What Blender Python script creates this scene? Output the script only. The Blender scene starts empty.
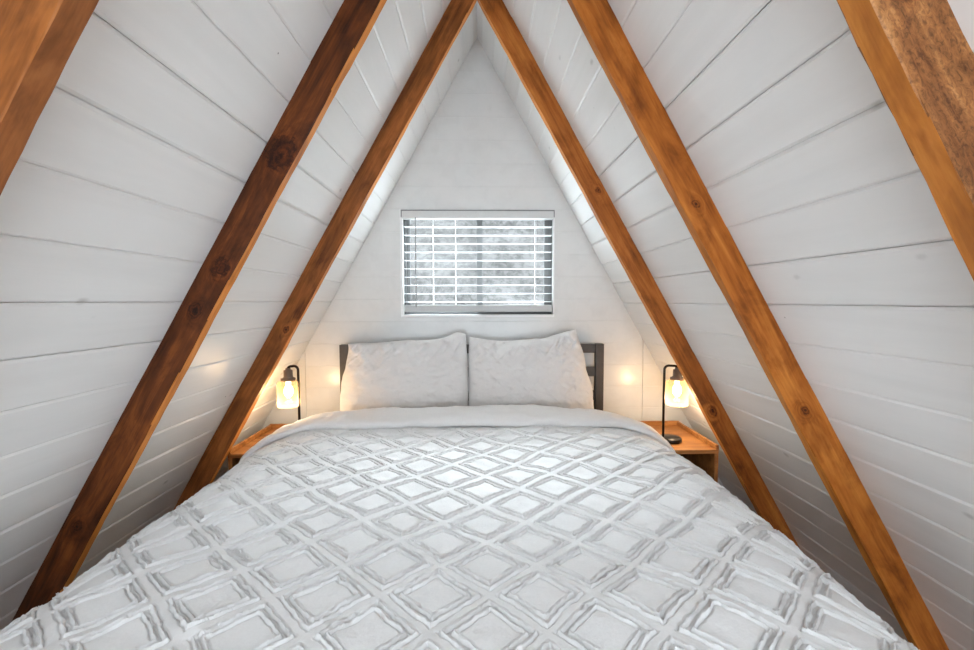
import bpy, bmesh, math, random
import numpy as np
from mathutils import Matrix, Vector

random.seed(7)
rng = np.random.RandomState(11)
S = bpy.context.scene
COL = S.collection
PI = math.pi

# ------------------------------------------------------------------ dimensions (metres)
SKY_BASE, SKY_BAND = 5.15, 350.0
ZC = 1.40                    # camera height above the floor
HR = 1.55 + ZC               # ridge height
K = 0.5693                   # half width per metre below the ridge
TH = math.atan(K)
YB = 2.643                   # gable wall
YF = -1.60                   # open front end of the loft
CT, ST = math.cos(TH), math.sin(TH)


def slope_x(z):
    return K * (HR - z)


# ------------------------------------------------------------------ helpers
def link(name, me, mat=None, parent=None, smooth=False):
    o = bpy.data.objects.new(name, me)
    COL.objects.link(o)
    if mat:
        me.materials.append(mat)
    if parent:
        o.parent = parent
    if smooth:
        me.polygons.foreach_set('use_smooth', [True] * len(me.polygons))
    return o


def obj(name, bm, mat=None, parent=None, smooth=False):
    bmesh.ops.recalc_face_normals(bm, faces=bm.faces)
    me = bpy.data.meshes.new(name)
    bm.to_mesh(me)
    bm.free()
    return link(name, me, mat, parent, smooth)


def tag(o, label=None, cat=None, group=None, kind=None):
    if label: o['label'] = label
    if cat: o['category'] = cat
    if group: o['group'] = group
    if kind: o['kind'] = kind
    return o


def empty(name, loc=(0, 0, 0)):
    o = bpy.data.objects.new(name, None)
    o.empty_display_size = 0.1
    o.location = loc
    COL.objects.link(o)
    return o


def add_box(bm, x0, x1, y0, y1, z0, z1, bevel=0.0, seg=2):
    t = bmesh.new()
    vs = [t.verts.new((x, y, z)) for x in (x0, x1) for y in (y0, y1) for z in (z0, z1)]
    for f in ((0, 1, 3, 2), (4, 6, 7, 5), (0, 4, 5, 1), (2, 3, 7, 6), (0, 2, 6, 4), (1, 5, 7, 3)):
        t.faces.new([vs[i] for i in f])
    bmesh.ops.recalc_face_normals(t, faces=t.faces)
    if bevel:
        bmesh.ops.bevel(t, geom=list(t.edges), offset=bevel, segments=seg, affect='EDGES', profile=0.6)
    merge(bm, t)


def merge(bm, t):
    me = bpy.data.meshes.new('tmp')
    t.to_mesh(me)
    t.free()
    bm.from_mesh(me)
    bpy.data.meshes.remove(me)


def box(*a, bevel=0.0):
    bm = bmesh.new()
    add_box(bm, *a, bevel=bevel)
    return bm


def lathe(profile, cx, cy, seg=40):
    """profile: list of (r, z) -> surface of revolution round the vertical through cx, cy"""
    bm = bmesh.new()
    rings = []
    for r, z in profile:
        if r < 1e-6:
            rings.append([bm.verts.new((cx, cy, z))])
        else:
            rings.append([bm.verts.new((cx + r * math.cos(2 * PI * i / seg), cy + r * math.sin(2 * PI * i / seg), z)) for i in range(seg)])
    for a, b in zip(rings[:-1], rings[1:]):
        for i in range(seg):
            j = (i + 1) % seg
            if len(a) == 1 and len(b) == 1:
                continue
            if len(a) == 1:
                bm.faces.new((a[0], b[i], b[j]))
            elif len(b) == 1:
                bm.faces.new((a[i], a[j], b[0]))
            else:
                bm.faces.new((a[i], a[j], b[j], b[i]))
    return bm


def tube(bm, pts, r, seg=14, cap=True):
    pts = [Vector(p) for p in pts]
    rings = []
    up = Vector((0, 1, 0))
    for i, p in enumerate(pts):
        d = (pts[min(i + 1, len(pts) - 1)] - pts[max(i - 1, 0)]).normalized()
        n = d.cross(up)
        if n.length < 1e-3:
            n = d.cross(Vector((1, 0, 0)))
        n.normalize()
        b = d.cross(n).normalized()
        rings.append([bm.verts.new(p + n * r * math.cos(2 * PI * k / seg) + b * r * math.sin(2 * PI * k / seg)) for k in range(seg)])
    for a, b in zip(rings[:-1], rings[1:]):
        for k in range(seg):
            j = (k + 1) % seg
            bm.faces.new((a[k], a[j], b[j], b[k]))
    if cap:
        bm.faces.new(rings[0])
        bm.faces.new(list(reversed(rings[-1])))


def vnoise(x, y, seed):
    """smooth value noise in -1..1, numpy arrays in"""
    r = np.random.RandomState(seed)
    N = 256
    g = r.rand(N, N) * 2 - 1
    xi = np.floor(x).astype(int)
    yi = np.floor(y).astype(int)
    fx = x - xi
    fy = y - yi
    fx = fx * fx * fx * (fx * (fx * 6 - 15) + 10)
    fy = fy * fy * fy * (fy * (fy * 6 - 15) + 10)
    a = g[xi % N, yi % N]; b = g[(xi + 1) % N, yi % N]
    c = g[xi % N, (yi + 1) % N]; d = g[(xi + 1) % N, (yi + 1) % N]
    return (a * (1 - fx) + b * fx) * (1 - fy) + (c * (1 - fx) + d * fx) * fy


def grid_mesh(name, P):
    """P: (n, m, 3) array -> quad grid mesh"""
    n, m = P.shape[:2]
    me = bpy.data.meshes.new(name)
    me.vertices.add(n * m)
    me.vertices.foreach_set('co', P.reshape(-1).astype(np.float32))
    idx = np.arange(n * m).reshape(n, m)
    q = np.stack([idx[:-1, :-1], idx[1:, :-1], idx[1:, 1:], idx[:-1, 1:]], -1).reshape(-1, 4)
    me.loops.add(q.size)
    me.loops.foreach_set('vertex_index', q.reshape(-1).astype(np.int32))
    me.polygons.add(len(q))
    me.polygons.foreach_set('loop_start', (np.arange(len(q)) * 4).astype(np.int32))
    me.polygons.foreach_set('loop_total', np.full(len(q), 4, np.int32))
    me.update(calc_edges=True)
    me.validate()
    return me


# ------------------------------------------------------------------ materials
def srgb(r, g, b):
    f = lambda c: (c / 255 / 12.92) if c <= 10 else ((c / 255 + 0.055) / 1.055) ** 2.4
    return (f(r), f(g), f(b), 1)


def new_mat(name):
    m = bpy.data.materials.new(name)
    m.use_nodes = True
    nt = m.node_tree
    b = nt.nodes['Principled BSDF']
    return m, nt, b


def N(nt, typ, **kw):
    n = nt.nodes.new(typ)
    for k, v in kw.items():
        if k.startswith('i_'):
            key = k[2:]
            n.inputs[int(key) if key.isdigit() else key].default_value = v
        else:
            setattr(n, k, v)
    return n


def ramp(nt, fac, stops):
    r = nt.nodes.new('ShaderNodeValToRGB')
    el = r.color_ramp.elements
    while len(el) > 1:
        el.remove(el[-1])
    el[0].position = stops[0][0]; el[0].color = stops[0][1]
    for p, c in stops[1:]:
        e = el.new(p); e.color = c
    nt.links.new(fac, r.inputs[0])
    return r.outputs[0]


def mix(nt, fac, a, b, blend='MIX'):
    m = nt.nodes.new('ShaderNodeMix')
    m.data_type = 'RGBA'
    m.blend_type = blend
    for sock, v in ((m.inputs[0], fac), (m.inputs[6], a), (m.inputs[7], b)):
        if hasattr(v, 'is_output'):
            nt.links.new(v, sock)
        else:
            sock.default_value = v
    return m.outputs[2]


def math_n(nt, op, a, b=None, c=None):
    m = nt.nodes.new('ShaderNodeMath')
    m.operation = op
    for i, v in enumerate((a, b, c)):
        if v is None:
            continue
        if hasattr(v, 'is_output'):
            nt.links.new(v, m.inputs[i])
        else:
            m.inputs[i].default_value = v
    return m.outputs[0]


def bump(nt, height, strength, dist, normal=None):
    b = nt.nodes.new('ShaderNodeBump')
    b.inputs['Strength'].default_value = strength
    b.inputs['Distance'].default_value = dist
    nt.links.new(height, b.inputs['Height'])
    if normal is not None:
        nt.links.new(normal, b.inputs['Normal'])
    return b.outputs[0]


def obj_coord(nt, scale=(1, 1, 1), loc=(0, 0, 0)):
    tc = nt.nodes.new('ShaderNodeTexCoord')
    mp = nt.nodes.new('ShaderNodeMapping')
    mp.inputs['Scale'].default_value = scale
    mp.inputs['Location'].default_value = loc
    nt.links.new(tc.outputs['Object'], mp.inputs[0])
    return mp.outputs[0]


def noise(nt, vec, scale, detail=4, rough=0.55, dist=0.0):
    n = nt.nodes.new('ShaderNodeTexNoise')
    n.inputs['Scale'].default_value = scale
    n.inputs['Detail'].default_value = detail
    n.inputs['Roughness'].default_value = rough
    n.inputs['Distortion'].default_value = dist
    nt.links.new(vec, n.inputs['Vector'])
    return n.outputs['Fac']


def mat_wood(name, dark, mid, light, knots=(), seed=0.0, rough=0.5, fig=0.35, rough_sawn=0.0, blotch=0.5):
    """timber, grain along local X; knots = [(x, y, z, radius)] in local space"""
    m, nt, b = new_mat(name)
    L = nt.links.new
    tc = nt.nodes.new('ShaderNodeTexCoord')
    co = tc.outputs['Object']
    # grain is pushed aside around each knot
    kmask = None
    warp = None
    for kx, ky, kz, kr in knots:
        sub = N(nt, 'ShaderNodeVectorMath', operation='SUBTRACT')
        L(co, sub.inputs[0]); sub.inputs[1].default_value = (kx, ky, kz)
        sc = N(nt, 'ShaderNodeVectorMath', operation='MULTIPLY')
        L(sub.outputs[0], sc.inputs[0]); sc.inputs[1].default_value = (0.72 / kr, 0.8 / kr, 1.0 / kr)
        ln = N(nt, 'ShaderNodeVectorMath', operation='LENGTH')
        L(sc.outputs[0], ln.inputs[0])
        d = ln.outputs['Value']
        kmask = d if kmask is None else math_n(nt, 'MINIMUM', kmask, d)
    mp = N(nt, 'ShaderNodeMapping')
    mp.inputs['Scale'].default_value = (1.1, 16, 16)
    mp.inputs['Location'].default_value = (seed, seed * 1.7, seed * 0.6)
    L(co, mp.inputs[0])
    vec = mp.outputs[0]
    if kmask is not None:
        w = math_n(nt, 'MULTIPLY', math_n(nt, 'EXPONENT', math_n(nt, 'MULTIPLY', kmask, -0.8)), 2.2)
        comb = N(nt, 'ShaderNodeCombineXYZ')
        L(w, comb.inputs[1]); L(w, comb.inputs[2])
        add = N(nt, 'ShaderNodeVectorMath', operation='ADD')
        L(vec, add.inputs[0]); L(comb.outputs[0], add.inputs[1])
        vec = add.outputs[0]
    g1 = noise(nt, vec, 1.0, 5, 0.6, 0.9)
    mp2 = N(nt, 'ShaderNodeMapping')
    mp2.inputs['Scale'].default_value = (5, 120, 120)
    mp2.inputs['Location'].default_value = (seed * 2, seed, seed)
    L(co, mp2.inputs[0])
    g2 = noise(nt, mp2.outputs[0], 1.0, 3, 0.6)
    mp3 = N(nt, 'ShaderNodeMapping')
    mp3.inputs['Scale'].default_value = (5, 14, 14)
    mp3.inputs['Location'].default_value = (seed * 3, 0, seed)
    L(co, mp3.inputs[0])
    g3 = noise(nt, mp3.outputs[0], 1.0, 4, 0.65, 0.6)
    f = math_n(nt, 'ADD', math_n(nt, 'MULTIPLY', g1, 0.55), math_n(nt, 'ADD', math_n(nt, 'MULTIPLY', g2, 0.2), math_n(nt, 'MULTIPLY', g3, 0.25)))
    c = ramp(nt, f, [(0.36, dark), (0.5, mid), (0.64, light)])
    if blotch:
        bl = ramp(nt, g3, [(0.3, (0.45, 0.42, 0.4, 1)), (0.55, (1, 1, 1, 1))])
        c = mix(nt, blotch, c, bl, 'MULTIPLY')
    if rough_sawn:
        mp4 = N(nt, 'ShaderNodeMapping')
        mp4.inputs['Scale'].default_value = (75, 75, 130)
        L(co, mp4.inputs[0])
        g4 = noise(nt, mp4.outputs[0], 1.0, 6, 0.75, 1.2)
        c = mix(nt, rough_sawn, c, ramp(nt, g4, [(0.36, (0.18, 0.14, 0.12, 1)), (0.52, (0.95, 0.9, 0.85, 1)), (0.68, (1.35, 1.35, 1.35, 1))]), 'MULTIPLY')
    if kmask is not None:
        kn = noise(nt, co, 26.0, 5, 0.7)
        kd = math_n(nt, 'ADD', math_n(nt, 'MULTIPLY', kmask, 0.5), math_n(nt, 'MULTIPLY', math_n(nt, 'SUBTRACT', kn, 0.40), 1.6))
        core = ramp(nt, kd, [(0.22, (0.16, 0.12, 0.09, 1)), (0.42, (0.75, 0.62, 0.5, 1)), (0.58, (0.26, 0.2, 0.17, 1)), (0.72, (0.85, 0.78, 0.7, 1)), (1.0, (1, 1, 1, 1))])
        c = mix(nt, 1.0, c, core, 'MULTIPLY')
    L(c, b.inputs['Base Color'])
    b.inputs['Roughness'].default_value = rough
    b.inputs['Specular IOR Level'].default_value = 0.2
    L(bump(nt, f, fig, 0.004), b.inputs['Normal'])
    return m


def mat_boards(name, seed, rough=0.42, knots=True, base=(0.80, 0.80, 0.795, 1)):
    """white-painted tongue and groove boards, boards run along Y"""
    m, nt, b = new_mat(name)
    L = nt.links.new
    v = obj_coord(nt, (9, 0.9, 9), (seed, 0, seed))
    g = noise(nt, v, 1.4, 4, 0.6, 0.4)
    v2 = obj_coord(nt, (1, 1, 1), (seed, seed, 0))
    big = noise(nt, v2, 1.6, 3)
    c = mix(nt, 0.5, base, ramp(nt, g, [(0.3, (0.9, 0.9, 0.9, 1)), (0.55, (1, 1, 1, 1))]), 'MULTIPLY')
    c = mix(nt, 0.6, c, ramp(nt, big, [(0.3, (0.93, 0.93, 0.925, 1)), (0.7, (1, 1, 1, 1))]), 'MULTIPLY')
    h = math_n(nt, 'MULTIPLY', g, 0.5)
    if knots:
        vo = N(nt, 'ShaderNodeTexVoronoi', feature='F1')
        vo.inputs['Scale'].default_value = 6.5
        vo.inputs['Randomness'].default_value = 1.0
        wv = obj_coord(nt, (1, 0.6, 1), (seed, 0.3 * seed, 0))
        L(wv, vo.inputs['Vector'])
        n2 = noise(nt, obj_coord(nt), 60, 3)
        d = math_n(nt, 'ADD', vo.outputs['Distance'], math_n(nt, 'MULTIPLY', n2, 0.05))
        km = ramp(nt, d, [(0.045, (0.60, 0.60, 0.59, 1)), (0.075, (0.82, 0.82, 0.815, 1)), (0.10, (1, 1, 1, 1))])
        c = mix(nt, 0.75, c, km, 'MULTIPLY')
        h = math_n(nt, 'ADD', h, math_n(nt, 'MULTIPLY', ramp(nt, d, [(0.03, (0, 0, 0, 1)), (0.08, (1, 1, 1, 1))]), 0.5))
        # small nail and knot holes
        vo2 = N(nt, 'ShaderNodeTexVoronoi', feature='F1')
        vo2.inputs['Scale'].default_value = 4.2
        L(obj_coord(nt, (1, 1, 1), (3.1 + seed, 1.7, seed)), vo2.inputs['Vector'])
        c = mix(nt, 1.0, c, ramp(nt, vo2.outputs['Distance'], [(0.008, (0.12, 0.11, 0.1, 1)), (0.014, (1, 1, 1, 1))]), 'MULTIPLY')
    L(c, b.inputs['Base Color'])
    b.inputs['Roughness'].default_value = rough
    L(bump(nt, h, 0.25, 0.003), b.inputs['Normal'])
    return m


def mat_plain(name, color, rough=0.5, metal=0.0, nscale=40, var=0.1, bmp=0.1):
    m, nt, b = new_mat(name)
    v = obj_coord(nt)
    n = noise(nt, v, nscale, 4)
    lo = tuple(c * (1 - var) for c in color[:3]) + (1,)
    hi = tuple(min(1, c * (1 + var)) for c in color[:3]) + (1,)
    nt.links.new(ramp(nt, n, [(0.3, lo), (0.7, hi)]), b.inputs['Base Color'])
    b.inputs['Roughness'].default_value = rough
    b.inputs['Metallic'].default_value = metal
    if bmp:
        nt.links.new(bump(nt, n, bmp, 0.002), b.inputs['Normal'])
    return m


def mat_cloth(name, color, weave=900):
    m, nt, b = new_mat(name)
    v = obj_coord(nt)
    n = noise(nt, v, weave, 2, 0.6)
    n2 = noise(nt, v, 140, 4, 0.65)
    lo = tuple(c * 0.965 for c in color[:3]) + (1,)
    nt.links.new(ramp(nt, n2, [(0.35, lo), (0.65, color)]), b.inputs['Base Color'])
    b.inputs['Roughness'].default_value = 0.9
    b.inputs['Specular IOR Level'].default_value = 0.15
    b.inputs['Sheen Weight'].default_value = 0.15
    nb = bump(nt, n, 0.15, 0.001)
    nt.links.new(bump(nt, n2, 0.35, 0.003, nb), b.inputs['Normal'])
    return m


M_slopeL = mat_boards('white_painted_boards_left', 0.0)
M_slopeR = mat_boards('white_painted_boards_right', 5.3)
M_gable = mat_boards('white_painted_gable', 9.1, rough=0.25, knots=False, base=(0.70, 0.70, 0.69, 1))
M_duvet = mat_cloth('white_tufted_cotton', (0.80, 0.80, 0.80, 1))
M_pillow = mat_cloth('white_pillow_cotton', (0.70, 0.68, 0.665, 1))
M_fold = mat_cloth('white_duvet_lining', (0.79, 0.775, 0.765, 1))
M_bedmetal = mat_plain('dark_bed_metal', srgb(70, 64, 60), 0.45, 0.3)
M_black = mat_plain('black_lamp_metal', srgb(38, 34, 32), 0.35, 0.7)
M_bronze = mat_plain('bronze_socket', srgb(128, 110, 96), 0.45, 0.6)
M_vinyl = mat_plain('white_vinyl', (0.78, 0.78, 0.78, 1), 0.4, var=0.02, bmp=0.02)
M_vinyl_backlit = mat_plain('backlit_window_sash', (0.085, 0.085, 0.085, 1), 0.5, var=0.03, bmp=0.02)  # vinyl darkened, its backlit shade put into the colour
M_blind = mat_plain('white_blind', (0.86, 0.86, 0.855, 1), 0.4, var=0.015, bmp=0.0)
M_headrail = mat_plain('pale_grey_headrail', (0.62, 0.62, 0.61, 1), 0.4, var=0.015, bmp=0.0)
M_bottom = mat_plain('grey_bottom_rail', (0.50, 0.50, 0.495, 1), 0.4, var=0.015, bmp=0.0)
M_gap_shade = mat_plain('headrail_gap_shade', (0.22, 0.22, 0.22, 1), 0.4)
M_wand = mat_plain('grey_wand', (0.2, 0.2, 0.2, 1), 0.3)
M_mattress = mat_cloth('mattress_ticking', (0.75, 0.75, 0.74, 1))

# ------------------------------------------------------------------ room shell
def slope_wall(name, side, joint_z, mat):
    """one sloping side of the A-frame, real V-grooved boards. local frame = world"""
    period = 0.1170 / CT
    a_joint = (HR - (joint_z + ZC)) / CT        # distance down the slope of a known joint
    L = HR / CT
    prof = []                                    # (a, depth) depth > 0 goes outwards
    k0 = int(math.floor(-a_joint / period)) - 1
    r = random.Random(3 if side < 0 else 4)
    joints = []
    for k in range(k0, 60):
        a = a_joint + k * period
        if 0.02 < a < L - 0.02:
            joints.append(a)
    off0 = 0.0
    prof.append((0.0, 0.0))
    for a in joints:
        g = r.uniform(0.0045, 0.0075)            # chamfer half width
        gap = r.choice((0.0003, 0.0004, 0.0005, 0.0012))
        o1 = r.uniform(-0.0012, 0.0012)
        prof += [(a - g - gap, off0), (a - gap, off0 + g * 0.62), (a - gap * 0.9, 0.012), (a + gap * 0.9, 0.012), (a + gap, o1 + g * 0.62), (a + g + gap, o1)]
        off0 = o1
    prof.append((L, off0))
    bm = bmesh.new()
    ys = [YF, YB - 0.004]
    rows = []
    for a, d in prof:
        x = a * ST + d * CT
        z = HR - a * CT + d * ST
        rows.append([bm.verts.new((side * x, y, z)) for y in ys])
    for p, q in zip(rows[:-1], rows[1:]):
        bm.faces.new((p[0], p[1], q[1], q[0]) if side < 0 else (p[0], q[0], q[1], p[1]))
    # outer skin
    t = 0.035
    out = []
    for a in (0.0, L):
        x = a * ST + t / CT * (1 if a == 0 else 1) * (0 if a == 0 else 1)
        z = HR - a * CT + (t / ST if a == 0 else 0)
        out.append([bm.verts.new((side * x, y, z)) for y in (YF, YB)])
    bm.faces.new((out[0][0], out[1][0], out[1][1], out[0][1]))
    bm.faces.new((rows[0][0], rows[0][1], out[0][1], out[0][0]))
    bm.faces.new((rows[-1][0], out[1][0], out[1][1], rows[-1][1]))
    bm.faces.new([v[0] for v in rows] + [out[1][0], out[0][0]])
    bm.faces.new(list(reversed([v[1] for v in rows] + [out[1][1], out[0][1]])))
    return tag(obj(name, bm, mat), kind='structure')


slope_wall('wall_left', -1, -0.003, M_slopeL)
slope_wall('wall_right', 1, -0.014, M_slopeR)

# gable wall with horizontal boards, two vertical seams and the window opening
WX0, WX1, WZ0, WZ1 = -0.455, 0.461, -0.086 + ZC, 0.548 + ZC
seams = (-1.053, 1.020)
bm = bmesh.new()
levels = [(0.0, 0.0)]
z0 = 0.012 + ZC
for k in range(-12, 14):
    z = z0 + k * 0.135
    if 0.03 < z < HR - 0.05:
        g = 0.0022
        levels += [(z - g, 0.0), (z - 0.0003, 0.0018), (z + 0.0003, 0.0018), (z + g, 0.0)]
levels += [(HR, 0.0), (HR + 0.075, 0.0)]
for wz in (WZ0, WZ1):
    if all(abs(wz - l[0]) > 0.003 for l in levels):
        levels.append((wz, 0.0))
levels.sort()


def gable_rows(z, d):
    xs = slope_x(z)
    cuts = [-xs]
    for s in seams:
        if abs(s) + 0.006 < xs:
            cuts += [s - 0.0035, s - 0.0005, s + 0.0005, s + 0.0035]
    cuts += [xs]
    return cuts


for (za, da), (zb, db) in zip(levels[:-1], levels[1:]):
    zm = (za + zb) / 2
    cols = [(-1e9, seams[0] - 0.003, 0, 0), (seams[0] - 0.003, seams[0], 0, 0.006), (seams[0], seams[0] + 0.003, 0.006, 0),
            (seams[0] + 0.003, WX0, 0, 0), (WX0, WX1, 0, 0), (WX1, seams[1] - 0.003, 0, 0),
            (seams[1] - 0.003, seams[1], 0, 0.006), (seams[1], seams[1] + 0.003, 0.006, 0), (seams[1] + 0.003, 1e9, 0, 0)]
    for xa, xb, ga, gb in cols:
        if (xa, xb) == (WX0, WX1) and WZ0 - 1e-6 < zm < WZ1 + 1e-6:
            continue
        def cl(x, z):
            return max(-max(slope_x(z), 0) - 0.03, min(max(slope_x(z), 0) + 0.03, x))
        p = [(cl(xa, za), YB + da + ga, za), (cl(xb, za), YB + da + gb, za), (cl(xb, zb), YB + db + gb, zb), (cl(xa, zb), YB + db + ga, zb)]
        uniq = []
        for q in p:
            if not uniq or (Vector(q) - Vector(uniq[-1])).length > 1e-6:
                uniq.append(q)
        if (Vector(uniq[0]) - Vector(uniq[-1])).length < 1e-6:
            uniq.pop()
        if len(uniq) >= 3:
            n = (Vector(uniq[1]) - Vector(uniq[0])).cross(Vector(uniq[2]) - Vector(uniq[0]))
            if n.length > 1e-9:
                bm.faces.new([bm.verts.new(q) for q in uniq])
# reveal of the opening and the outer face
D = 0.10
for a, c in (((WX0, WZ0), (WX1, WZ0)), ((WX1, WZ0), (WX1, WZ1)), ((WX1, WZ1), (WX0, WZ1)), ((WX0, WZ1), (WX0, WZ0))):
    bm.faces.new([bm.verts.new(v) for v in ((a[0], YB, a[1]), (c[0], YB, c[1]), (c[0], YB + D, c[1]), (a[0], YB + D, a[1]))])
for poly in ([(-slope_x(0), 0), (slope_x(0), 0), (slope_x(WZ0), WZ0), (-slope_x(WZ0), WZ0)],
             [(-slope_x(WZ0), WZ0), (WX0, WZ0), (WX0, WZ1), (-slope_x(WZ1), WZ1)],
             [(WX1, WZ0), (slope_x(WZ0), WZ0), (slope_x(WZ1), WZ1), (WX1, WZ1)],
             [(-slope_x(WZ1), WZ1), (slope_x(WZ1), WZ1), (0, HR)]):
    bm.faces.new([bm.verts.new((x, YB + D, z)) for x, z in poly])
me = bpy.data.meshes.new('wall_back')
bm.to_mesh(me)
bm.free()
tag(link('wall_back', me, M_gable), kind='structure')

# floor
m, nt, b = new_mat('floor_boards')
vv = obj_coord(nt, (1, 1, 1))
br = N(nt, 'ShaderNodeTexBrick')
br.inputs['Scale'].default_value = 1.0
br.inputs['Brick Width'].default_value = 1.4
br.inputs['Row Height'].default_value = 0.12
br.inputs['Mortar Size'].default_value = 0.002
br.inputs['Color1'].default_value = srgb(150, 108, 72)
br.inputs['Color2'].default_value = srgb(128, 88, 56)
br.inputs['Mortar'].default_value = srgb(50, 34, 22)
nt.links.new(vv, br.inputs['Vector'])
gr = noise(nt, obj_coord(nt, (2, 40, 1)), 1.5, 4)
nt.links.new(mix(nt, 0.4, br.outputs['Color'], ramp(nt, gr, [(0.3, (0.55, 0.5, 0.45, 1)), (0.7, (1, 1, 1, 1))]), 'MULTIPLY'), b.inputs['Base Color'])
b.inputs['Roughness'].default_value = 0.45
tag(obj('floor', box(-slope_x(0) - 0.05, slope_x(0) + 0.05, YF, YB + D, -0.06, 0.0), m), kind='structure')


# ------------------------------------------------------------------ window (setting)
win = empty('window_1', ((WX0 + WX1) / 2, YB + 0.06, WZ0))
win['kind'] = 'structure'


def wpart(name, bm, mat, parent=win):
    o = obj(name, bm, mat)
    o.parent = parent
    o.matrix_parent_inverse = Matrix.Translation(-Vector(win.location)) if parent is win else parent.matrix_parent_inverse
    if parent is win:
        o.matrix_parent_inverse = Matrix.Translation(win.location).inverted()
    return o


fy0, fy1 = YB + 0.055, YB + 0.098
bm = bmesh.new()
ft = 0.013
add_box(bm, WX0, WX0 + ft, fy0, fy1, WZ0, WZ1, 0.002)
add_box(bm, WX1 - ft, WX1, fy0, fy1, WZ0, WZ1, 0.002)
add_box(bm, WX0 + ft, WX1 - ft, fy0, fy1, WZ0, WZ0 + ft, 0.002)
add_box(bm, WX0 + ft, WX1 - ft, fy0, fy1, WZ1 - ft, WZ1, 0.002)
wpart('window_frame', bm, M_vinyl_backlit)
# thin white casing bead round the opening, flush with the boards
bm = bmesh.new()
cb = 0.012
add_box(bm, WX0 - cb, WX0 + 0.003, YB - 0.006, YB + 0.02, WZ0 - cb, WZ1 + 0.004, 0.001)
add_box(bm, WX1 - 0.003, WX1 + cb * 0.4, YB - 0.006, YB + 0.02, WZ0 - cb, WZ1 + 0.004, 0.001)
add_box(bm, WX0 + 0.003, WX1 - 0.003, YB - 0.012, YB + 0.05, WZ0 - cb, WZ0 + 0.003, 0.001)
wpart('window_casing', bm, M_vinyl)


def sash(x0, x1, y0, y1, st, mat):
    bm = bmesh.new()
    a, c = WZ0 + ft, WZ1 - ft
    add_box(bm, x0, x0 + st, y0, y1, a, c, 0.002)
    add_box(bm, x1 - st, x1, y0, y1, a, c, 0.002)
    add_box(bm, x0 + st, x1 - st, y0, y1, a, a + st, 0.002)
    add_box(bm, x0 + st, x1 - st, y0, y1, c - st, c, 0.002)
    return bm


sl = wpart('window_sash', sash(WX0 + ft, 0.018, fy0 + 0.022, fy0 + 0.04, 0.022, M_vinyl), M_vinyl_backlit)
sr = wpart('window_sash', sash(-0.006, WX1 - ft, fy0 + 0.002, fy0 + 0.020, 0.036, M_vinyl), M_vinyl_backlit)

mg, nt, b = new_mat('window_glass')
out = nt.nodes['Material Output']
tr = N(nt, 'ShaderNodeBsdfTransparent'); tr.inputs[0].default_value = (0.94, 0.96, 0.96, 1)
nt.links.new(tr.outputs[0], out.inputs['Surface'])       # clear pane with a faint cool tint
for x0, x1, y, in ((WX0 + ft + 0.022, -0.004, fy0 + 0.031), (0.03, WX1 - ft - 0.036, fy0 + 0.011)):
    g = wpart('window_pane', box(x0, x1, y - 0.002, y + 0.002, WZ0 + ft + 0.02, WZ1 - ft - 0.02), mg)

# ------------------------------------------------------------------ blind
bl = empty('window_blind', ((WX0 + WX1) / 2, YB + 0.02, WZ0))
tag(bl, 'white slatted blind hanging open in the window above the bed', 'blind')


def bpart(name, bm, mat, smooth=False, parent=None):
    o = obj(name, bm, mat, smooth=smooth)
    o.parent = bl
    o.matrix_parent_inverse = Matrix.Translation(bl.location).inverted()
    return o


bx0, bx1 = WX0 + 0.010, WX1 - 0.010
hz = WZ1 - 0.052
bm = bmesh.new()
add_box(bm, WX0 - 0.006, WX1 + 0.004, YB - 0.016, YB + 0.045, hz, WZ1 + 0.002, 0.003)
add_box(bm, WX0 + 0.012, WX1 - 0.016, YB - 0.020, YB - 0.014, hz + 0.010, WZ1 - 0.012, 0.001)
bpart('headrail', bm, M_headrail)
bm = bmesh.new()
add_box(bm, WX0 - 0.004, WX1 + 0.002, YB - 0.019, YB - 0.0162, WZ1 - 0.010, WZ1 - 0.003, 0.0008)
for xe in (WX0 - 0.004, WX1 - 0.004):
    add_box(bm, xe, xe + 0.006, YB - 0.019, YB - 0.0162, hz + 0.006, WZ1 - 0.0105, 0.0008)
bpart('headrail_shade_strip', bm, M_gap_shade)  # thin dark strips painted in for the shadow gap round the headrail
bm = bmesh.new()
nsl = 10
zlo = WZ0 + 0.062
pitch_z = 0.0505
zs = []
z = zlo + 0.018
while z < hz - 0.012:
    zs.append(z)
    z += pitch_z
for z in zs:
    pr = []
    w, yc = 0.050, YB + 0.020
    for i in range(7):
        u = -1 + 2 * i / 6
        tilt = 0.0 * u
        pr.append((yc + u * w / 2, z + 0.0016 * (1 - u * u) + tilt * w / 2 * 1.0))
    top = [[bm.verts.new((x, y, zz + 0.0010)) for y, zz in pr] for x in (bx0, bx1)]
    bot = [[bm.verts.new((x, y, zz - 0.0010)) for y, zz in pr] for x in (bx0, bx1)]
    for i in range(6):
        bm.faces.new((top[0][i], top[1][i], top[1][i + 1], top[0][i + 1]))
        bm.faces.new((bot[0][i], bot[0][i + 1], bot[1][i + 1], bot[1][i]))
    for e in (0, 1):
        bm.faces.new(top[e] + list(reversed(bot[e])))
    bm.faces.new((top[0][0], bot[0][0], bot[1][0], top[1][0]))
    bm.faces.new((top[0][6], top[1][6], bot[1][6], bot[0][6]))
bpart('slats', bm, M_blind)
bm = bmesh.new()
add_box(bm, bx0, bx1, YB - 0.006, YB + 0.046, WZ0 + 0.020, zlo, 0.004)
bpart('bottom_rail', bm, M_bottom)
for px in (-0.272, 0.135 - 0.27, 0.352):
    bm = bmesh.new()
    for yy in (YB - 0.008, YB + 0.048):
        tube(bm, [(px, yy, zlo), (px, yy, hz + 0.002)], 0.0010, 8)
    bpart('ladder_cord', bm, M_blind)
bm = bmesh.new()
tube(bm, [(-0.372, YB - 0.018, hz + 0.004), (-0.372, YB - 0.020, WZ0 + 0.05)], 0.0030, 8)
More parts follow.
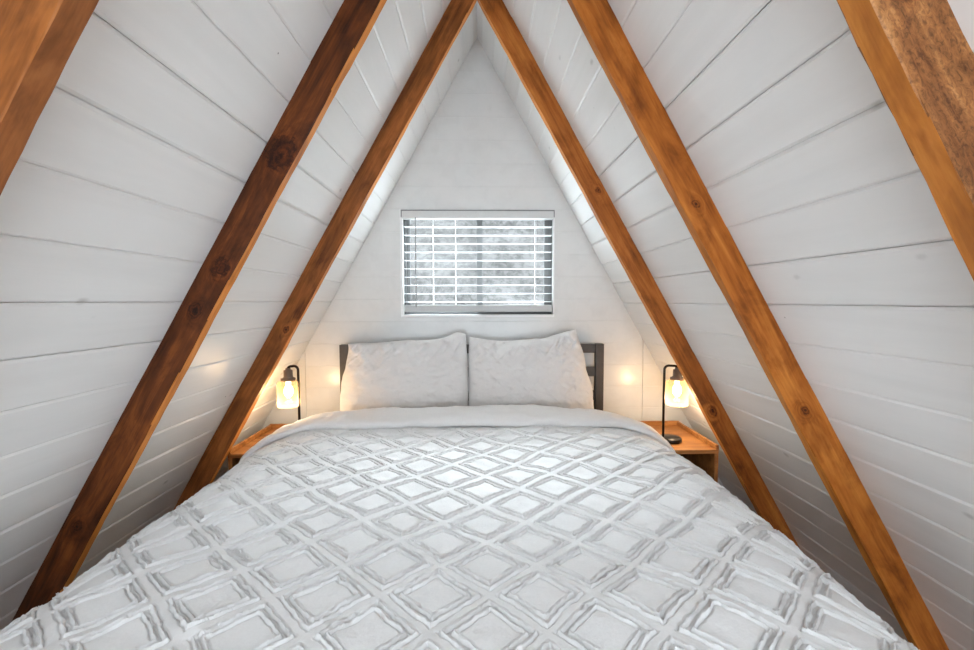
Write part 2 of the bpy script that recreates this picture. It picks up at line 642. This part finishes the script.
bpart('tilt_wand', bm, M_wand)

# ------------------------------------------------------------------ snowy slope outside
n = 90
X, Y = np.meshgrid(np.linspace(-14, 14, 120), np.linspace(3.6, 11.0, n), indexing='ij')
Z = 2.95 + np.where(Y < 6.6, (Y - 6.6) * 1.0, (Y - 6.6) * 0.05) + 0.16 * vnoise(X * 0.9, Y * 0.9, 3) * 0.5 + 0.12 * vnoise(X * 1.7, Y * 1.7, 5) + 0.07 * vnoise(X * 4.1, Y * 4.1, 6)
me = grid_mesh('snowy_hillside', np.stack([X, Y, Z], -1))
m, nt, b = new_mat('snow_and_brush')
v = obj_coord(nt, (1, 1, 0.5))
a1 = noise(nt, v, 4.0, 8, 0.72, 0.5)
a2 = noise(nt, v, 15.0, 4, 0.7, 0.4)
f = math_n(nt, 'ADD', math_n(nt, 'MULTIPLY', a1, 0.5), math_n(nt, 'MULTIPLY', a2, 0.5))
nt.links.new(ramp(nt, f, [(0.38, (0.034, 0.031, 0.030, 1)), (0.47, (0.066, 0.061, 0.058, 1)), (0.56, (0.112, 0.104, 0.100, 1))]), b.inputs['Base Color'])
b.inputs['Roughness'].default_value = 0.9
tag(link('ground', me, m, smooth=True), kind='structure')

# ------------------------------------------------------------------ rafters
def rafter(side, y0, w, t, mat, label, seed):
    r = random.Random(seed)
    L = HR / CT
    n = 70
    rows = []
    bm = bmesh.new()
    gap = 0.0006
    bev = 0.0022
    # cross-section points: (y fraction offset, z, which end rule) with small chamfers at the exposed arrises
    sec = [(0, 0.0), (0, t - bev), (bev, t), (w - bev, t), (w, t - bev), (w, 0.0)]
    ph = [r.uniform(0, 6.28) for _ in range(12)]
    for i in range(n + 1):
        f = i / n
        ring = []
        for j, (yy, zz) in enumerate(sec):
            a0 = zz * CT / ST + gap / ST
            a1 = (HR - zz * ST) / CT
            a = a0 + (a1 - a0) * f
            wob = 0.0012 * math.sin(a * 5.3 + ph[j % 6]) + 0.0008 * math.sin(a * 17 + ph[(j + 3) % 12]) + 0.0005 * math.sin(a * 61 + ph[(j + 5) % 12])
            wy = wob if 0 < j < 5 else wob * 0.9
            dy = -wy if j in (0, 1) else (wy if j in (4, 5) else 0)
            dz = wob if 0 < j < 5 else 0
            if i in (0, n):
                dy = dz = 0
            ring.append(bm.verts.new((a, yy + dy, zz + dz)))
        rows.append(ring)
    for p, q in zip(rows[:-1], rows[1:]):
        for j in range(6):
            k = (j + 1) % 6
            bm.faces.new((p[j], p[k], q[k], q[j]))
    bm.faces.new(rows[0]); bm.faces.new(list(reversed(rows[-1])))
    o = obj('rafter', bm, mat)
    d = Vector((side * ST, 0, -CT))
    nn = Vector((-side * CT, 0, -ST))
    yv = Vector((0, 1, 0))
    M = Matrix((d, yv, nn)).transposed().to_4x4()
    o.matrix_world = Matrix.Translation((0, y0, HR)) @ M
    if M.determinant() < 0:
        pass
    return tag(o, label, 'rafter', 'timber rafters')


def kn(side, y0, u, v, z_, r):
    """knot given in metres down the slope"""
    return (u, v, z_, r)


ORd, ORm, ORl = srgb(118, 58, 14), srgb(168, 96, 34), srgb(202, 128, 56)      # orange stain
W_BL = mat_wood('stained_rafter_dark', srgb(52, 23, 8), srgb(94, 48, 18), srgb(138, 76, 32),
                knots=[(1.26, 0.0, 0.050, 0.036), (1.64, 0.0, 0.052, 0.024), (1.79, 0.0, 0.045, 0.017), (2.55, 0.0, 0.04, 0.014)], seed=1.0, fig=0.6, blotch=0.7)
W_BR = mat_wood('stained_rafter_orange', ORd, ORm, ORl,
                knots=[(1.42, 0.0, 0.05, 0.010), (2.15, 0.0, 0.05, 0.010)], seed=4.0, blotch=0.7)
W_AL = mat_wood('stained_rafter_brown', srgb(74, 34, 10), srgb(130, 74, 32), srgb(166, 98, 46),
                knots=[(1.9, 0.0, 0.06, 0.012)], seed=7.0)
W_AR = mat_wood('stained_rafter_amber', srgb(108, 54, 16), srgb(160, 90, 34), srgb(192, 120, 54),
                knots=[(1.18, 0.0, 0.03, 0.010), (2.36, 0.0, 0.055, 0.016)], seed=10.0)
W_CL = mat_wood('stained_rafter_tan', srgb(108, 58, 20), srgb(150, 90, 40), srgb(178, 114, 56), seed=13.0, blotch=0.6)
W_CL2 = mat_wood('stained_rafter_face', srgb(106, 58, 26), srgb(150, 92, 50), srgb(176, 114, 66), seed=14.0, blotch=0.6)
W_CR = mat_wood('rough_sawn_rafter', srgb(104, 62, 32), srgb(148, 98, 56), srgb(184, 134, 86),
                knots=[(1.26, 0.0, 0.045, 0.014)], seed=16.0, rough_sawn=0.7, blotch=0.7)
W_CR2 = mat_wood('planed_rafter', srgb(136, 76, 26), srgb(178, 110, 46), srgb(204, 136, 64), seed=18.0, blotch=0.4)
W_IN_LIT = mat_wood('window_lit_rafter_edge', srgb(150, 84, 30), srgb(200, 124, 54), srgb(222, 152, 78), seed=19.0, blotch=0.4)  # lighter wood for inner edges, window light painted into the colour

YA, YM, YC = 2.020, 1.313, 0.606
RAFTERS = [
    (-1, YA, 0.038, 0.089, W_AL, W_IN_LIT, 'brown timber rafter farthest back on the left, beside the left nightstand'),
    (1, YA, 0.038, 0.089, W_AR, W_IN_LIT, 'amber timber rafter farthest back on the right, beside the right nightstand'),
    (-1, YM, 0.035, 0.090, W_BL, W_IN_LIT, 'dark brown knotty rafter in the middle of the left white slope'),
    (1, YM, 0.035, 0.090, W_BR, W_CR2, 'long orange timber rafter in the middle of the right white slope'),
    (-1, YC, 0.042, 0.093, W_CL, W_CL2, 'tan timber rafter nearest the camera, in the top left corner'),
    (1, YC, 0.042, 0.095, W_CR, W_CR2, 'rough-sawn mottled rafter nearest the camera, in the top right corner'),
]
for i, (side, y, wd, tk, mface, medge, lab) in enumerate(RAFTERS):
    o = rafter(side, y, wd, tk, mface, lab, i + 1)
    o.data.materials.append(medge)                 # inner edge of the timber, mostly lightened to paint in window light
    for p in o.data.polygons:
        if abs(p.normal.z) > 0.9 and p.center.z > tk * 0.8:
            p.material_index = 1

# ------------------------------------------------------------------ bed
bed = empty('bed', (-0.03, 1.5, 0))
tag(bed, 'double bed with dark metal slatted headboard under the window', 'bed')


def part(root, name, bm, mat, smooth=False):
    o = obj(name, bm, mat, smooth=smooth)
    o.parent = root
    o.matrix_parent_inverse = Matrix.Translation(root.location).inverted()
    return o


HY0, HY1 = 2.548, 2.592
hx0, hx1 = -0.815, 0.750
ztop = ZC - 0.256
for x0 in (hx0, hx1 - 0.048):
    part(bed, 'headboard_post', box(x0, x0 + 0.048, HY0, HY1, 0.0, ztop, bevel=0.003), M_bedmetal)
for za, zb in ((-0.310, -0.258), (-0.452, -0.396), (-0.594, -0.538)):
    part(bed, 'headboard_rail', box(hx0 + 0.048, hx1 - 0.048, HY0 + 0.008, HY1 - 0.008, ZC + za, ZC + zb, bevel=0.002), M_bedmetal)
for x0 in (hx0 + 0.01, hx1 - 0.04):
    part(bed, 'side_rail', box(x0, x0 + 0.03, 0.52, HY0, 0.24, 0.32, bevel=0.002), M_bedmetal)
part(bed, 'foot_rail', box(hx0 + 0.04, hx1 - 0.04, 0.52, 0.55, 0.24, 0.32, bevel=0.002), M_bedmetal)
for x0 in (hx0 + 0.005, hx1 - 0.045):
    part(bed, 'leg', box(x0, x0 + 0.04, 0.51, 0.55, 0, 0.24, bevel=0.002), M_bedmetal)
part(bed, 'mattress', box(hx0 + 0.045, hx1 - 0.045, 0.55, 2.53, 0.30, ZC - 0.665, bevel=0.03), M_mattress)

# ------------------------------------------------------------------ duvet
ZT = -0.60 + ZC


def profile(flat, r1, a1, r2, drop, ds=0.002):
    """half cross-section from the centre outwards: arrays s, x, z(down), angle"""
    x = z = s = 0.0
    out = [(0, 0, 0, 0)]
    ang = 0.0
    while True:
        if s < flat: kcurv = 0.0
        elif ang < a1: kcurv = 1 / r1
        elif ang < math.radians(86): kcurv = 1 / r2
        else: kcurv = 0
        ang += kcurv * ds
        x += math.cos(ang) * ds
        z += math.sin(ang) * ds
        s += ds
        out.append((s, x, z, ang))
        if z > drop or s > 3:
            break
    return np.array(out)


XC = -0.05


def duvet_cross(s, Y):
    """s signed arc position across; returns x, dz(down), angle; right flat part widens slightly to the head"""
    pl = profile(0.695, 0.42, math.radians(40), 0.13, 0.42)
    pr = profile(0.655, 0.42, math.radians(40), 0.13, 0.42)
    x = np.where(s < 0, -np.interp(-s, pl[:, 0], pl[:, 1]), np.interp(s, pr[:, 0], pr[:, 1]) + 0.0)
    z = np.where(s < 0, np.interp(-s, pl[:, 0], pl[:, 2]), np.interp(s, pr[:, 0], pr[:, 2]))
    a = np.where(s < 0, -np.interp(-s, pl[:, 0], pl[:, 3]), np.interp(s, pr[:, 0], pr[:, 3]))
    widen = np.clip((Y - 0.8) * 0.045, -0.02, 0.045) - np.clip(Y - 1.70, 0, 1) * 0.10
    x = np.where(s > 0, x + widen * np.clip(s / 0.6, 0, 1), x)
    return x + XC, z, a


SL, SR = -1.36, 1.32


def y_end(x):
    return 2.305 - 0.20 * np.clip(np.abs(x - XC) / 0.93, 0, 1.2) ** 4


def wrinkles(u, v):
    w = 0.0075 * vnoise(u * 2.6, v * 2.6, 21) + 0.0045 * vnoise(u * 6.3 + 3, v * 6.3, 22) + 0.0022 * vnoise(u * 15, v * 15, 23)
    # drawn creases below the fold and on the left
    m1 = np.exp(-((v - 1.98) / 0.13) ** 2)
    w += m1 * 0.007 * vnoise(u * 2.4, v * 24 + 2 * vnoise(u * 3, v * 3, 31), 24)
    m2 = np.clip((-0.15 - u) / 0.35, 0, 1)
    w += m2 * 0.0065 * vnoise(u * 4 + v * 5.0, v * 3.2 - u * 4.5, 25)
    w += m2 * 0.0030 * vnoise(u * 12 + v * 16, v * 9 - u * 13, 27)
    w += 0.0016 * vnoise(u * 30, v * 30, 26)
    return w


PX, PY, X0, Y0 = 0.220, 0.2075, 0.012, 0.950


def tufts(u, v):
    u = u + 0.010 * vnoise(u * 4, v * 4, 41) + 0.0022 * vnoise(u * 70, v * 70, 42)
    v = v + 0.010 * vnoise(u * 4, v * 4, 43) + 0.0022 * vnoise(u * 70, v * 70, 44)
    def cell(ox, oy):
        a = (u - X0 - ox) / PX; b = (v - Y0 - oy) / PY
        a -= np.round(a); b -= np.round(b)
        return np.abs(a) * 2 + np.abs(b) * 2
    e = np.minimum(cell(0, 0), cell(PX / 2, PY / 2))
    br = 0.72 + 0.34 * vnoise(u * 110, v * 110, 45)
    h = np.exp(-((e - 0.80) / 0.024) ** 2) + np.exp(-((e - 0.62) / 0.024) ** 2)
    groove = sum(np.exp(-((e - c) / 0.021) ** 2) for c in (0.855, 0.745, 0.675, 0.565))
    puff = 0.5 * np.clip(1 - e / 0.52, 0, 1) ** 0.6
    return 0.0075 * h * br - 0.0050 * groove + 0.0020 * puff


DS = 0.0020
s = np.arange(SL, SR, DS)
# along the length: from the head end over the foot of the bed
yarc = np.concatenate([np.arange(0, 1.80, DS), np.arange(1.80, 2.25, 0.012)])
Sg, Tg = np.meshgrid(s, yarc, indexing='ij')
xh, _, _ = duvet_cross(Sg, np.full_like(Sg, 2.2))
yh = y_end(xh)
FOOT = 0.53
ylin = yh - Tg
over = np.clip(FOOT - ylin, 0, None)
rf = 0.13
ang = np.clip(over / rf, 0, PI / 2)
Yg = np.where(over > 0, FOOT - rf * np.sin(ang), ylin)
dyz = np.where(over > 0, rf * (1 - np.cos(ang)) + np.clip(over - rf * PI / 2, 0, None), 0)
Xg, dz, aa = duvet_cross(Sg, Yg)
disp = wrinkles(Sg + XC, ylin) + tufts(Sg + XC, ylin) * np.interp(ylin, [1.0, 1.8], [1.0, 0.55])
edge = np.clip(np.abs(Sg) - 0.98, 0, 1)
hang = 0.018 * np.sin(ylin * 17 + 2 * vnoise(ylin * 2, Sg, 51)) * np.clip(edge / 0.25, 0, 1)
disp = disp + hang
Zg = ZT - np.minimum(dz + dyz, 0.45 + 0.1 * dz)
Px = Xg + np.sin(aa) * disp
Pz = Zg + np.cos(aa) * disp
me = grid_mesh('duvet', np.stack([Px, Yg, Pz], -1))
duvet = link('duvet', me, M_duvet, smooth=True)
tag(duvet, 'white duvet with tufted diamond pattern spread over the bed', 'duvet')

# turned-back edge: a soft flattened roll following the same cross-section
ns, nt_ = 520, 64
s = np.linspace(-1.14, 1.10, ns)
th = np.linspace(0, 2 * PI, nt_)
Sg, Tg = np.meshgrid(s, th, indexing='ij')
Xb, dz, aa = duvet_cross(Sg, np.full_like(Sg, 2.15))
q = np.clip(np.abs(Xb - XC) / 0.93, 0, 1.2)
wid = 0.150 - 0.085 * q ** 3                     # half depth front to back
front = 2.015 - 0.055 * q ** 4
yc = front + wid
thick = 0.030 * (1 - 0.35 * q ** 4)
cx = np.sign(np.cos(Tg)) * np.abs(np.cos(Tg)) ** 0.75
sx = np.sign(np.sin(Tg)) * np.abs(np.sin(Tg)) ** 0.75
endt = np.clip((1.12 - np.abs(Sg)) / 0.05, 0.05, 1) ** 0.5
Yf = yc + cx * wid
off = 0.020 + thick * sx * endt
fn = 0.010 * vnoise(Sg * 5, Yf * 6, 61) + 0.006 * vnoise(Sg * 13 + Yf * 9, Yf * 16, 62) + 0.0025 * vnoise(Sg * 40, Yf * 34, 63)
off = off + fn * (0.4 + 0.6 * np.clip(sx, 0, 1))
Yf = Yf + 0.012 * vnoise(Sg * 4, Tg * 0.2, 64) + 0.005 * vnoise(Sg * 15, Tg * 0.4, 65)
P = np.stack([Xb + np.sin(aa) * off, Yf, ZT - dz + np.cos(aa) * off], -1)
me = grid_mesh('folded_edge', P)
fo = link('folded_edge', me, M_fold, parent=duvet, smooth=True)
fo['label'] = 'plain turned-back edge of the duvet'


# ------------------------------------------------------------------ pillows
def pillow(corners, label, seed, top_dip, ylow, yhigh, thick, ear=0.0, diamond=False, xs=0):
    """corners BL, BR, TR, TL as (x, z) relative to the eye height"""
    n, mm = 150, 110
    U, V = np.meshgrid(np.linspace(-1, 1, n), np.linspace(-1, 1, mm), indexing='ij')
    BL, BR, TR, TL = [np.array(c) for c in corners]
    fu, fv = (U + 1) / 2, (V + 1) / 2
    base = ((1 - fu)[..., None] * (1 - fv)[..., None] * BL + fu[..., None] * (1 - fv)[..., None] * BR
            + fu[..., None] * fv[..., None] * TR + (1 - fu)[..., None] * fv[..., None] * TL)
    x = base[..., 0]; z = base[..., 1]
    # soft uneven side seams
    outer = np.clip(U * (-1 if corners[0][0] < -0.3 else 1), 0, 1) ** 5
    x = x + 0.010 * outer * vnoise(U * 0.7 + seed, V * 2.6, seed + 8) + 0.010 * np.sign(U) * outer * np.clip(-V, 0, 1) * (1 - np.clip(-V, 0, 1)) * 3
    x = x - 0.012 * U * (1 - V ** 2) * -0.6
    z = z - top_dip * (1 - U ** 2) * np.clip(V, 0, 1) ** 2
    if ear:
        z = z + ear * np.exp(-((U - 0.84) / 0.15) ** 2) * np.clip(V, 0, 1) ** 4
    prof = (np.clip(1 - np.abs(U) ** 2.6, 0, 1) * np.clip(1 - np.abs(V) ** 2.4, 0, 1)) ** 0.52
    yc = ylow + (yhigh - ylow) * fv
    r = 0.007 * vnoise(U * 4 + seed, V * 4, seed) + 0.004 * vnoise(U * 9, V * 9, seed + 1) + 0.0018 * vnoise(U * 22, V * 18, seed + 2)
    # creases running down from the top edge
    m = np.clip(V * 1.2 - 0.1, 0, 1)
    r += m * 0.018 * vnoise(U * 9 + V * 5, V * 2.5 - U * 2, seed + 3)
    r += m * 0.008 * vnoise(U * 20 - V * 12, V * 4, seed + 4)
    if diamond:
        a = x / 0.11 + z / 0.11; b2 = x / 0.11 - z / 0.11
        d = np.minimum(np.abs(a - np.round(a)), np.abs(b2 - np.round(b2)))
        r += 0.0022 * np.exp(-(d / 0.06) ** 2) * np.clip(1 - np.abs(U) ** 6, 0, 1)
    lean = (yhigh - ylow) / 0.4
    yfront = yc - thick * prof - r * np.clip(prof * 3, 0, 1)
    yback = yc + thick * 0.75 * prof
    zz = z + 0.006 * vnoise(U * 5, V * 0.5, seed + 6) * np.abs(V) ** 4 + ZC
    F = np.stack([x, yfront, zz], -1)
    B = np.stack([x, yback + 0.004, zz], -1)
    me = bpy.data.meshes.new('pillow')
    bm = bmesh.new()
    for G, flip in ((F, False), (B, True)):
        vs = [[bm.verts.new(G[i, j]) for j in range(mm)] for i in range(n)]
        for i in range(n - 1):
            for j in range(mm - 1):
                f = (vs[i][j], vs[i + 1][j], vs[i + 1][j + 1], vs[i][j + 1])
                bm.faces.new(tuple(reversed(f)) if flip else f)
        if not flip: fv_ = vs
        else: bv_ = vs
    rim = [(i, 0) for i in range(n)] + [(n - 1, j) for j in range(1, mm)] + [(i, mm - 1) for i in range(n - 2, -1, -1)] + [(0, j) for j in range(mm - 2, 0, -1)]
    for (a, b_), (c, d) in zip(rim, rim[1:] + rim[:1]):
        bm.faces.new((fv_[a][b_], bv_[a][b_], bv_[c][d], fv_[c][d]))
    o = obj('pillow', bm, M_pillow, smooth=True)
    return tag(o, label, 'pillow', 'bed pillows')


pillow([(-0.775, -0.645), (-0.058, -0.645), (-0.072, -0.205), (-0.745, -0.245)],
       'left white pillow with a raised right corner, leaning on the headboard', 71, 0.004, 2.415, 2.500, 0.095, ear=0.032)
pillow([(-0.048, -0.645), (0.668, -0.645), (0.565, -0.158), (-0.050, -0.205)],
       'right white pillow with faint diamond weave, top right corner pointed up', 91, 0.048, 2.415, 2.500, 0.095, diamond=True)

# ------------------------------------------------------------------ nightstands
W_NS = mat_wood('honey_pine', srgb(112, 70, 34), srgb(152, 102, 56), srgb(178, 128, 78), seed=21.0, rough=0.38, blotch=0.3)
W_NS_SHADE = mat_wood('shaded_pine_interior', srgb(24, 11, 6), srgb(42, 21, 12), srgb(60, 32, 18), seed=24.0, rough=0.5, blotch=0.5)  # pine with the shade of the open inside painted in


def nightstand(side, x_out, x_in, label):
    zt = ZC - 0.750
    y0, y1 = 2.115, 2.560
    xa, xb = sorted((side * x_out, side * x_in))
    r = empty('nightstand', ((xa + xb) / 2, (y0 + y1) / 2, 0))
    tag(r, label, 'nightstand', 'pine nightstands')
    t = 0.020
    part(r, 'top_panel', box(xa, xb, y0, y1, zt - t, zt, bevel=0.002), W_NS)
    # raised rim along the back and the wall side
    part(r, 'back_rim', box(xa, xb, y1 - 0.016, y1, zt + 0.0002, zt + 0.026, bevel=0.002), W_NS)
    xs = (xa, xa + 0.014) if side < 0 else (xb - 0.014, xb)
    bm = bmesh.new()
    add_box(bm, xs[0], xs[1], y0, y1 - 0.0165, zt + 0.0002, zt + 0.024, 0.002)
    part(r, 'side_rim', bm, W_NS)
    for x0 in (xa, xb - t):
        part(r, 'side_panel', box(x0, x0 + t, y0 + 0.002, y1, 0.0, zt - t - 0.0002, bevel=0.0015), W_NS)
    part(r, 'back_panel', box(xa + t, xb - t, y1 - 0.012, y1, 0.06, zt - t - 0.0002), W_NS_SHADE)
    part(r, 'shelf', box(xa + t, xb - t, y0 + 0.006, y1 - 0.0125, 0.20, 0.218, bevel=0.001), W_NS_SHADE)
    part(r, 'bottom_panel', box(xa + t, xb - t, y0 + 0.006, y1 - 0.0125, 0.05, 0.068, bevel=0.001), W_NS_SHADE)
    return r


nightstand(-1, 1.232, 0.90, 'pine nightstand in the left corner, mostly hidden by the duvet')
nightstand(1, 1.210, 0.90, 'pine nightstand in the right corner, lamp base showing on its top')

# ------------------------------------------------------------------ lamps
mb, nt, b = new_mat('lit_bulb')
b.inputs['Base Color'].default_value = (1, 0.85, 0.6, 1)
b.inputs['Emission Color'].default_value = (1.0, 0.80, 0.50, 1)
b.inputs['Emission Strength'].default_value = 9.0
mj, nt, b = new_mat('amber_glass_jar')
out = nt.nodes['Material Output']
tr = N(nt, 'ShaderNodeBsdfTransparent'); tr.inputs[0].default_value = (1.0, 0.92, 0.80, 1)
tl = N(nt, 'ShaderNodeBsdfTranslucent'); tl.inputs[0].default_value = (1.0, 0.76, 0.52, 1)
gl = N(nt, 'ShaderNodeBsdfGlossy'); gl.inputs['Roughness'].default_value = 0.08
m1 = N(nt, 'ShaderNodeMixShader'); m2 = N(nt, 'ShaderNodeMixShader')
lw = N(nt, 'ShaderNodeLayerWeight'); lw.inputs[0].default_value = 0.45
nt.links.new(math_n(nt, 'ADD', math_n(nt, 'MULTIPLY', lw.outputs['Facing'], 0.10), 0.055), m1.inputs[0])
nt.links.new(tr.outputs[0], m1.inputs[1]); nt.links.new(tl.outputs[0], m1.inputs[2])
nt.links.new(math_n(nt, 'MULTIPLY', lw.outputs['Fresnel'], 0.12), m2.inputs[0])
nt.links.new(m1.outputs[0], m2.inputs[1]); nt.links.new(gl.outputs[0], m2.inputs[2])
nt.links.new(m2.outputs[0], out.inputs['Surface'])


def lamp(side, x_pole, x_shade, y, label, power):
    zt = ZC - 0.750 + 0.0005
    xb = x_pole + side * 0.038
    r = empty('table_lamp', (xb, y, zt))
    tag(r, label, 'lamp', 'bedside lamps')
    part(r, 'base', lathe([(0, zt), (0.056, zt), (0.058, zt + 0.003), (0.058, zt + 0.017), (0.055, zt + 0.021), (0, zt + 0.022)], xb, y), M_black, True)
    ztop = ZC - (0.336 if side < 0 else 0.344)
    bm = bmesh.new()
    pts = [(x_pole, y, zt + 0.02), (x_pole, y, ztop - 0.03)]
    for i in range(1, 9):
        a = PI / 2 * i / 8
        pts.append((x_pole + side * 0.022 * (1 - math.cos(a)), y, ztop - 0.022 + 0.022 * math.sin(a)))
    pts.append((x_shade - side * 0.020, y, ztop - 0.001))
    for i in range(1, 7):
        a = PI / 2 * i / 6
        pts.append((x_shade - side * 0.020 + side * 0.020 * math.sin(a), y, ztop - 0.001 - 0.012 * (1 - math.cos(a))))
    pts.append((x_shade, y, ztop - 0.024))
    tube(bm, pts, 0.0065)
    part(r, 'pole', bm, M_black, True)
    zs = ztop - 0.014
    sk = part(r, 'socket', lathe([(0, zs + 0.004), (0.012, zs + 0.004), (0.013, zs - 0.004), (0.022, zs - 0.008), (0.023, zs - 0.042), (0.026, zs - 0.046), (0.036, zs - 0.050), (0.037, zs - 0.062), (0, zs - 0.063)], x_shade, y), M_bronze, True)
    zc = zs - 0.062
    R, h = 0.057, 0.135
    part(r, 'shade', lathe([(0.036, zc), (R - 0.006, zc - 0.003), (R, zc - 0.010), (R, zc - h + 0.006), (R - 0.003, zc - h), (R - 0.006, zc - h + 0.004), (R - 0.004, zc - h + 0.010), (R - 0.004, zc - 0.012), (R - 0.010, zc - 0.007), (0.036, zc - 0.004)], x_shade, y), mj, True)
    bp = [(0.012, zc + 0.0), (0.013, zc - 0.018)]
    for i in range(0, 15):
        a = PI * (0.15 + 0.85 * i / 14)
        bp.append((max(0.0235 * math.sin(a), 0.0), zc - 0.056 + 0.033 * math.cos(a) * (1 if a > PI / 2 else 1.1)))
    bp[-1] = (0, bp[-1][1])
    obj('bulb', lathe(bp, x_shade, y), mb, parent=sk, smooth=True)
    ld = bpy.data.lights.new('bulb_glow', 'POINT')
    ld.energy = power
    ld.color = (1.0, 0.80, 0.55)
    ld.shadow_soft_size = 0.02
    lo = bpy.data.objects.new('bulb_glow', ld)
    COL.objects.link(lo)
    lo.location = (x_shade, y, zc - 0.125)
    return r


lamp(-1, -0.938, -0.990, 2.26, 'lit table lamp with glass jar shade on the left nightstand', 3.3)
lamp(1, 0.988, 1.058, 2.26, 'lit table lamp with glass jar shade on the right nightstand', 3.3)

# ------------------------------------------------------------------ light
w = bpy.data.worlds.new('overcast')
S.world = w
w.use_nodes = True
nt = w.node_tree
bg = nt.nodes['Background']
bg.inputs[0].default_value = (0.84, 0.93, 1.0, 1)
# overcast sky, with a bright band added on the window side to light the room
tc = nt.nodes.new('ShaderNodeTexCoord')
sx_ = N(nt, 'ShaderNodeSeparateXYZ')
nt.links.new(tc.outputs['Generated'], sx_.inputs[0])
az = math_n(nt, 'POWER', math_n(nt, 'MAXIMUM', sx_.outputs['Y'], 0.0), 2.0)
de = math_n(nt, 'DIVIDE', math_n(nt, 'SUBTRACT', sx_.outputs['Z'], 0.61), 0.105)
lobe = math_n(nt, 'MULTIPLY', az, math_n(nt, 'EXPONENT', math_n(nt, 'MULTIPLY', math_n(nt, 'MULTIPLY', de, de), -1.0)))
nt.links.new(math_n(nt, 'ADD', math_n(nt, 'MULTIPLY', lobe, SKY_BAND), SKY_BASE), bg.inputs[1])

# ------------------------------------------------------------------ camera
cd = bpy.data.cameras.new('camera')
cam = bpy.data.objects.new('camera', cd)
COL.objects.link(cam)
cd.sensor_width = 36
cd.lens = 433 / 974 * 36
cd.clip_start = 0.02
cam.matrix_world = (Matrix.Translation((-0.002, 0, ZC)) @ Matrix.Rotation(-0.0216, 4, 'Z')
                    @ Matrix.Rotation(PI / 2 - 0.0553, 4, 'X') @ Matrix.Rotation(-0.0019, 4, 'Z'))
S.camera = cam

S.view_settings.view_transform = 'Standard'
S.view_settings.look = 'None'
S.view_settings.gamma = 1
S.view_settings.exposure = 0.13
S.cycles.max_bounces = 10
S.cycles.diffuse_bounces = 6
S.cycles.transparent_max_bounces = 12
